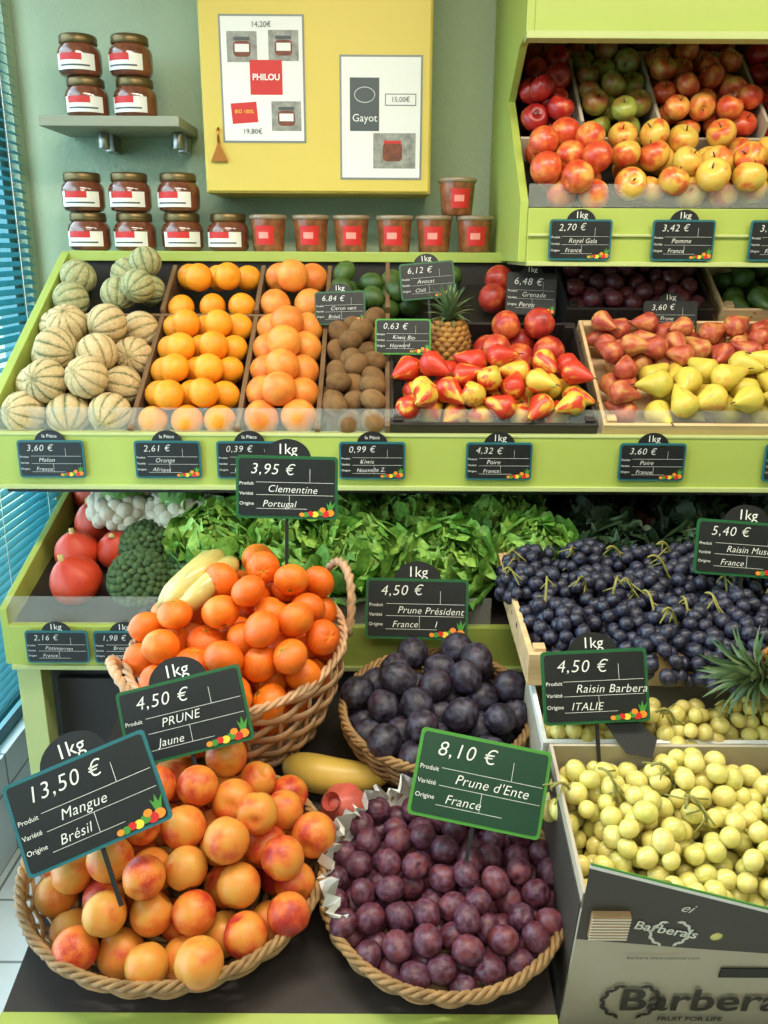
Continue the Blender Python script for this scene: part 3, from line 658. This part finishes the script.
def pineapple(M,R0=.05,H=.13,crown=.11,nl=44):
    b=MB()
    v,f=lathe([(0,0),(R0*.6,.002),(R0*.9,H*.15),(R0,H*.4),(R0*.97,H*.65),(R0*.8,H*.87),(R0*.4,H),(0,H)],24); b.add(v,f,0)
    pr=proto(8,6)
    rows=10
    for k in range(rows):
        z=H*(.05+.9*k/(rows-1)); t=z/H; rr=R0*(.99*math.sin(math.pi*(.14+.76*t))**.55)
        m=13
        for i in range(m):
            a=360*(i+.5*(k%2))/m
            b.add(pr['v'],pr['f'],0,True,random.random(),pr['pl'],pr['ax'],M=RZ(a)@T((rr*.97,0,z))@RY(45)@Matrix.Diagonal((.009,.0125,.0125,1)))
            b.add(*lathe([(.003,0),(0,.009)],5),mat=2,M=RZ(a)@T((rr*1.0+.006,0,z))@RY(60))
    for i in range(nl):
        q=i/nl; L=crown*(.55+.45*math.sin(q*2.6)); v,f=spleaf(L,.008,.9-.8*q)
        b.add(v,f,1,True,random.random(),v*10,np.abs(v[:,1])/crown,RZ(i*137.5)@T((0,.006,H-.005+.03*q))@RX(25+62*q))
    return b.obj('pineapple',[fruit('pineapple_rind',[(0,c(130,84,34)),(.6,c(170,120,50)),(1,c(110,100,50))],cn=.3,cr=.4,rough=.6),fruit('pineapple_leaf',[(0,c(130,146,96)),(1,c(70,98,60))],ca=.5,rough=.45),STEMM],M)
pineapple(BM@T((.145,.265,.02))@RX(-24),.044,.105,.075)
pineapple(T((.72,1.215,.955))@RY(-82)@RX(8),.05,.12,.10)
# ---------------------------------------------------------------- grapes
def grapes(name,r,specs,M,mat,base=None,stems=True,hmul=3.2):
    """real bunches: berries Poisson-packed round tapered ellipsoids, on a bottom layer"""
    L=[]
    if base: 
        x0,x1,y0,y1,z=base; q=pack(700,r,(x0,y0),(x1,y1),floor=z,K=160,cap=z+hmul*r,var=.1); L=list(q[:,:3])
    b=MB(); st=[]
    for (cx,cy,cz,ang,Ln,W,H) in specs:
        ca,sa=math.cos(R(ang)),math.sin(R(ang))
        A=1800; t=rng.uniform(-1,1,A); ph=rng.uniform(-.5,math.pi+.5,A); rho=np.where(rng.random(A)<.7,rng.uniform(.9,1.05,A),rng.uniform(.45,.7,A))
        w=np.sqrt(np.clip(1-t*t,0,1))*(1-.35*t)
        px=Ln*t; py=W*w*rho*np.cos(ph); pz=H*w*rho*np.sin(ph)
        P=np.c_[cx+ca*px-sa*py,cy+sa*px+ca*py,cz+pz]
        arr=np.array(L) if L else np.zeros((0,3))
        for p in P:
            if len(arr):
                d=arr-p
                if (np.einsum('ij,ij->i',d,d)<(1.66*r)**2).any(): continue
            arr=np.vstack([arr,p])
        L=list(arr)
        st.append((cx-ca*Ln*.6,cy-sa*Ln*.6,cz+H*.8,ang))
    for p in L:
        rv=random.random(); b.add(P_gr['v'],P_gr['f'],0,True,rv,P_gr['pl'],P_gr['ax'],T(p)@rotm()@Matrix.Scale(r*random.uniform(.84,1.1),4))
    if stems:
        for x,y,z,ang in st:
            a=R(ang+180+random.uniform(-50,50)); t=np.linspace(0,1,8)
            P=np.c_[x+.05*np.cos(a)*t,y+.05*np.sin(a)*t,z-.02+.055*np.sin(t*2.0)]; b.add(*tube(P,.003,seg=6,ref=(.3,.5,.1),taper=1-.3*t),mat=1)
            for q in (1,2,3,4,5):
                d=np.array([random.uniform(-1,1),random.uniform(-1,1),-.5])*.03; b.add(*tube([P[q],P[q]+d*.5,P[q]+d],.0014,seg=5,ref=(.3,.5,.9)),mat=1)
    return b.obj(name,[mat,GST],M)
def carton(x0,x1,y0,y1,z0,z1):
    b=MB(); t=.005
    b.box((x0,y0,z0),(x1,y1,z0+t),1)
    b.box((x0,y0,z0),(x1,y0+t,z1-.03),0); b.box((x0,y1-t,z0),(x1,y1,z1),0)
    b.box((x0,y0+t,z0),(x0+t,y1-t,z1),0); b.box((x1-t,y0+t,z0),(x1,y1-t,z1),0)
    return b
Xl,Xr=.262,.72
fb=carton(Xl,Xr,.03,.30,-.078,.22)
fb.box((Xl-.002,.035,-.07),(Xl,.295,.2),2)
FM=Matrix(((1,0,0,0),(0,0,-1,.0285),(0,1,0,0),(0,0,0,1)))
fb.prism([(Xl,.135),(.40,.118),(Xr,.085),(Xr,.115),(.50,.195),(Xl,.280)],0,.0015,2,FM)
fb.prism([(Xl,.280),(.50,.195),(Xr,.115),(Xr,.121),(.50,.201),(Xl,.286)],0,.0018,5,FM)
fb.prism([(Xl,.286),(.50,.201),(Xr,.121),(Xr,.124),(.50,.204),(Xl,.289)],0,.0018,6,FM)
fb.box((.275,.018,.145),(.325,.027,.195),3)
for k in range(8): fb.box((.2745,.0175,.147+k*.006),(.3255,.0185,.1485+k*.006),5)
fb.prism([(.47,.05),(.56,.05),(.56,.07),(.47,.07)],0,.002,4,FM)
fbox=fb.obj('grape_carton',[PRINT,CARD,GREYC,CARD,BLACK,WHITE,GRN],TM)
FT=FM@T((0,0,.002))
addtext(fbox,'Barbera',.338,-.006,.074,GREYC,M=FT,bold=.0012,shear=0,z=.001)
addtext(fbox,'FRUIT FOR LIFE',.40,-.050,.014,GREYC,M=FT,z=.001,bold=.0004)
addtext(fbox,'barbera-international.com',.335,.096,.0095,BLACK,M=FT,z=.001)
addtext(fbox,"Barbera's",.335,.168,.024,CHALK,M=FT,z=.001,bold=.0004,rot=-14); addtext(fbox,'ei',.39,.205,.024,CHALK,M=FT,z=.001,rot=-15,shear=.3)
b=MB()
for (cx,cy,r0,mt) in ((.356,-.008,.040,1),(.385,.150,.026,0)):
    for i in range(22):
        a=R(115+130*(i%11)/10) if i<11 else R(65-130*(i%11)/10)
        pts=[(0,-.0075),(.003,0),(0,.0075),(-.003,0)]
        b.prism([(x*r0/.036,y*r0/.036) for x,y in pts],0,.001,mt,FT@T((cx+r0*math.cos(a),cy+r0*math.sin(a),0))@RZ(math.degrees(a)+30*(1 if i%2 else -1)))
o=b.obj('laurel_print',[CHALK,GREYC]); o.parent=fbox; o.matrix_local=Matrix()
sp=[(.34,.235,.165,20,.085,.05,.05),(.39,.15,.17,-50,.09,.055,.055),(.50,.24,.175,10,.09,.055,.055),(.52,.12,.165,-30,.09,.055,.06),(.62,.21,.175,60,.085,.055,.055),(.64,.10,.165,10,.08,.05,.05),(.325,.12,.14,80,.06,.042,.045),(.45,.07,.145,0,.07,.03,.045),(.44,.225,.19,100,.06,.045,.04)]
grapes('white_grapes',.0150,sp,TM,M_WG,(Xl+.006,Xr-.006,.037,.295,.09),hmul=4.8)
b=carton(.258,.72,.315,.50,-.078,.185); b.box((.255,.310,.175),(.72,.318,.212),2); b.box((.255,.318,.195),(.262,.46,.212),2)
b.obj('grape_carton',[PRINT,CARD,WHITE],TM)
sp=[(.34,.36,.195,10,.07,.035,.035),(.43,.36,.2,-20,.07,.035,.04),(.52,.355,.2,20,.075,.035,.04),(.62,.36,.195,-10,.07,.035,.04)]
grapes('pale_grapes',.0135,sp,TM,M_WR,(.266,.71,.32,.41,.13),hmul=5.6)
b=MB(); b.prism([(0,0),(.05,.035),(.085,.03),(.095,.0),(.06,-.02)],0,.001,0); o=b.obj('dark_leaf_label',[BLACK],TM@T((.345,.325,.250))@RX(35)@RZ(-40))
KM=T((0,1.29,.90))@RX(4)
crate('grape_crate',.243,.80,0,.42,.06,KM,[WOOD,WOOD],t=.01,slats=1)
b=MB(); b.box((.54,-.004,.0),(.80,-.001,.05),0); o=b.obj('crate_label',[WHITE],KM); addtext(o,'VAL DE NIMES',.56,.028,.02,BLACK,M=Matrix(((1,0,0,0),(0,0,-1,-.005),(0,1,0,0),(0,0,0,1))))
sp=[]
for i,(x,y,z) in enumerate([(.31,.36,.05),(.42,.37,.055),(.53,.36,.05),(.64,.36,.055),(.74,.35,.05),(.31,.24,.05),(.41,.25,.05),(.50,.22,.055),(.60,.25,.065),(.70,.23,.07),(.32,.10,.045),(.42,.09,.05),(.53,.10,.06),(.64,.12,.055),(.74,.09,.055)]):
    sp.append((x,y,z,random.uniform(-90,90),.085,.045,.045))
sp+=[(.47,.03,.05,-100,.085,.05,.045),(.54,.01,.045,-80,.09,.05,.045),(.61,.03,.05,-70,.08,.05,.045)]
grapes('black_grapes',.0132,sp,KM,M_BG,(.253,.79,.01,.41,.005))
# ---------------------------------------------------------------- lights
def area(name,loc,size,sy,pw,col,rot=(0,0,0)):
    l=bpy.data.lights.new(name,'AREA'); l.shape='RECTANGLE'; l.size=size; l.size_y=sy; l.energy=pw; l.color=col
    o=bpy.data.objects.new(name,l); sc.collection.objects.link(o); o.location=loc; o.rotation_euler=rot
    b=MB(); b.box((-size/2-.02,-sy/2-.02,.003),(size/2+.02,sy/2+.02,.05)); q=b.obj('ceiling_lamp',[WHITE],T(loc)@Euler(rot).to_matrix().to_4x4()); 
area('lamp_light',(-.15,.85,2.7),1.2,.25,32,(1,.9,.74),(R(8),0,0))
area('lamp_light',(1.1,1.0,2.7),.9,.25,20,(1,.9,.74),(R(8),R(5),0))
area('lamp_light',(.2,-1.0,2.7),1.4,.5,24,(1,.92,.8),(R(30),0,0))  # unseen lamp behind the camera, turned up as slight fill light
w=bpy.data.worlds.new('outside'); sc.world=w; w.use_nodes=True; bg=w.node_tree.nodes['Background']; bg.inputs[0].default_value=(.62,.87,1,1); bg.inputs[1].default_value=7
cam=bpy.data.cameras.new('camera'); co=bpy.data.objects.new('camera',cam); sc.collection.objects.link(co)
cam.lens=36*850/1024; cam.sensor_width=36; cam.clip_start=.05
co.matrix_world=T((0,0,1.6))@RX(90-17)@RZ(.3); sc.camera=co
sc.view_settings.view_transform='Standard'
sc.view_settings.exposure=-.05
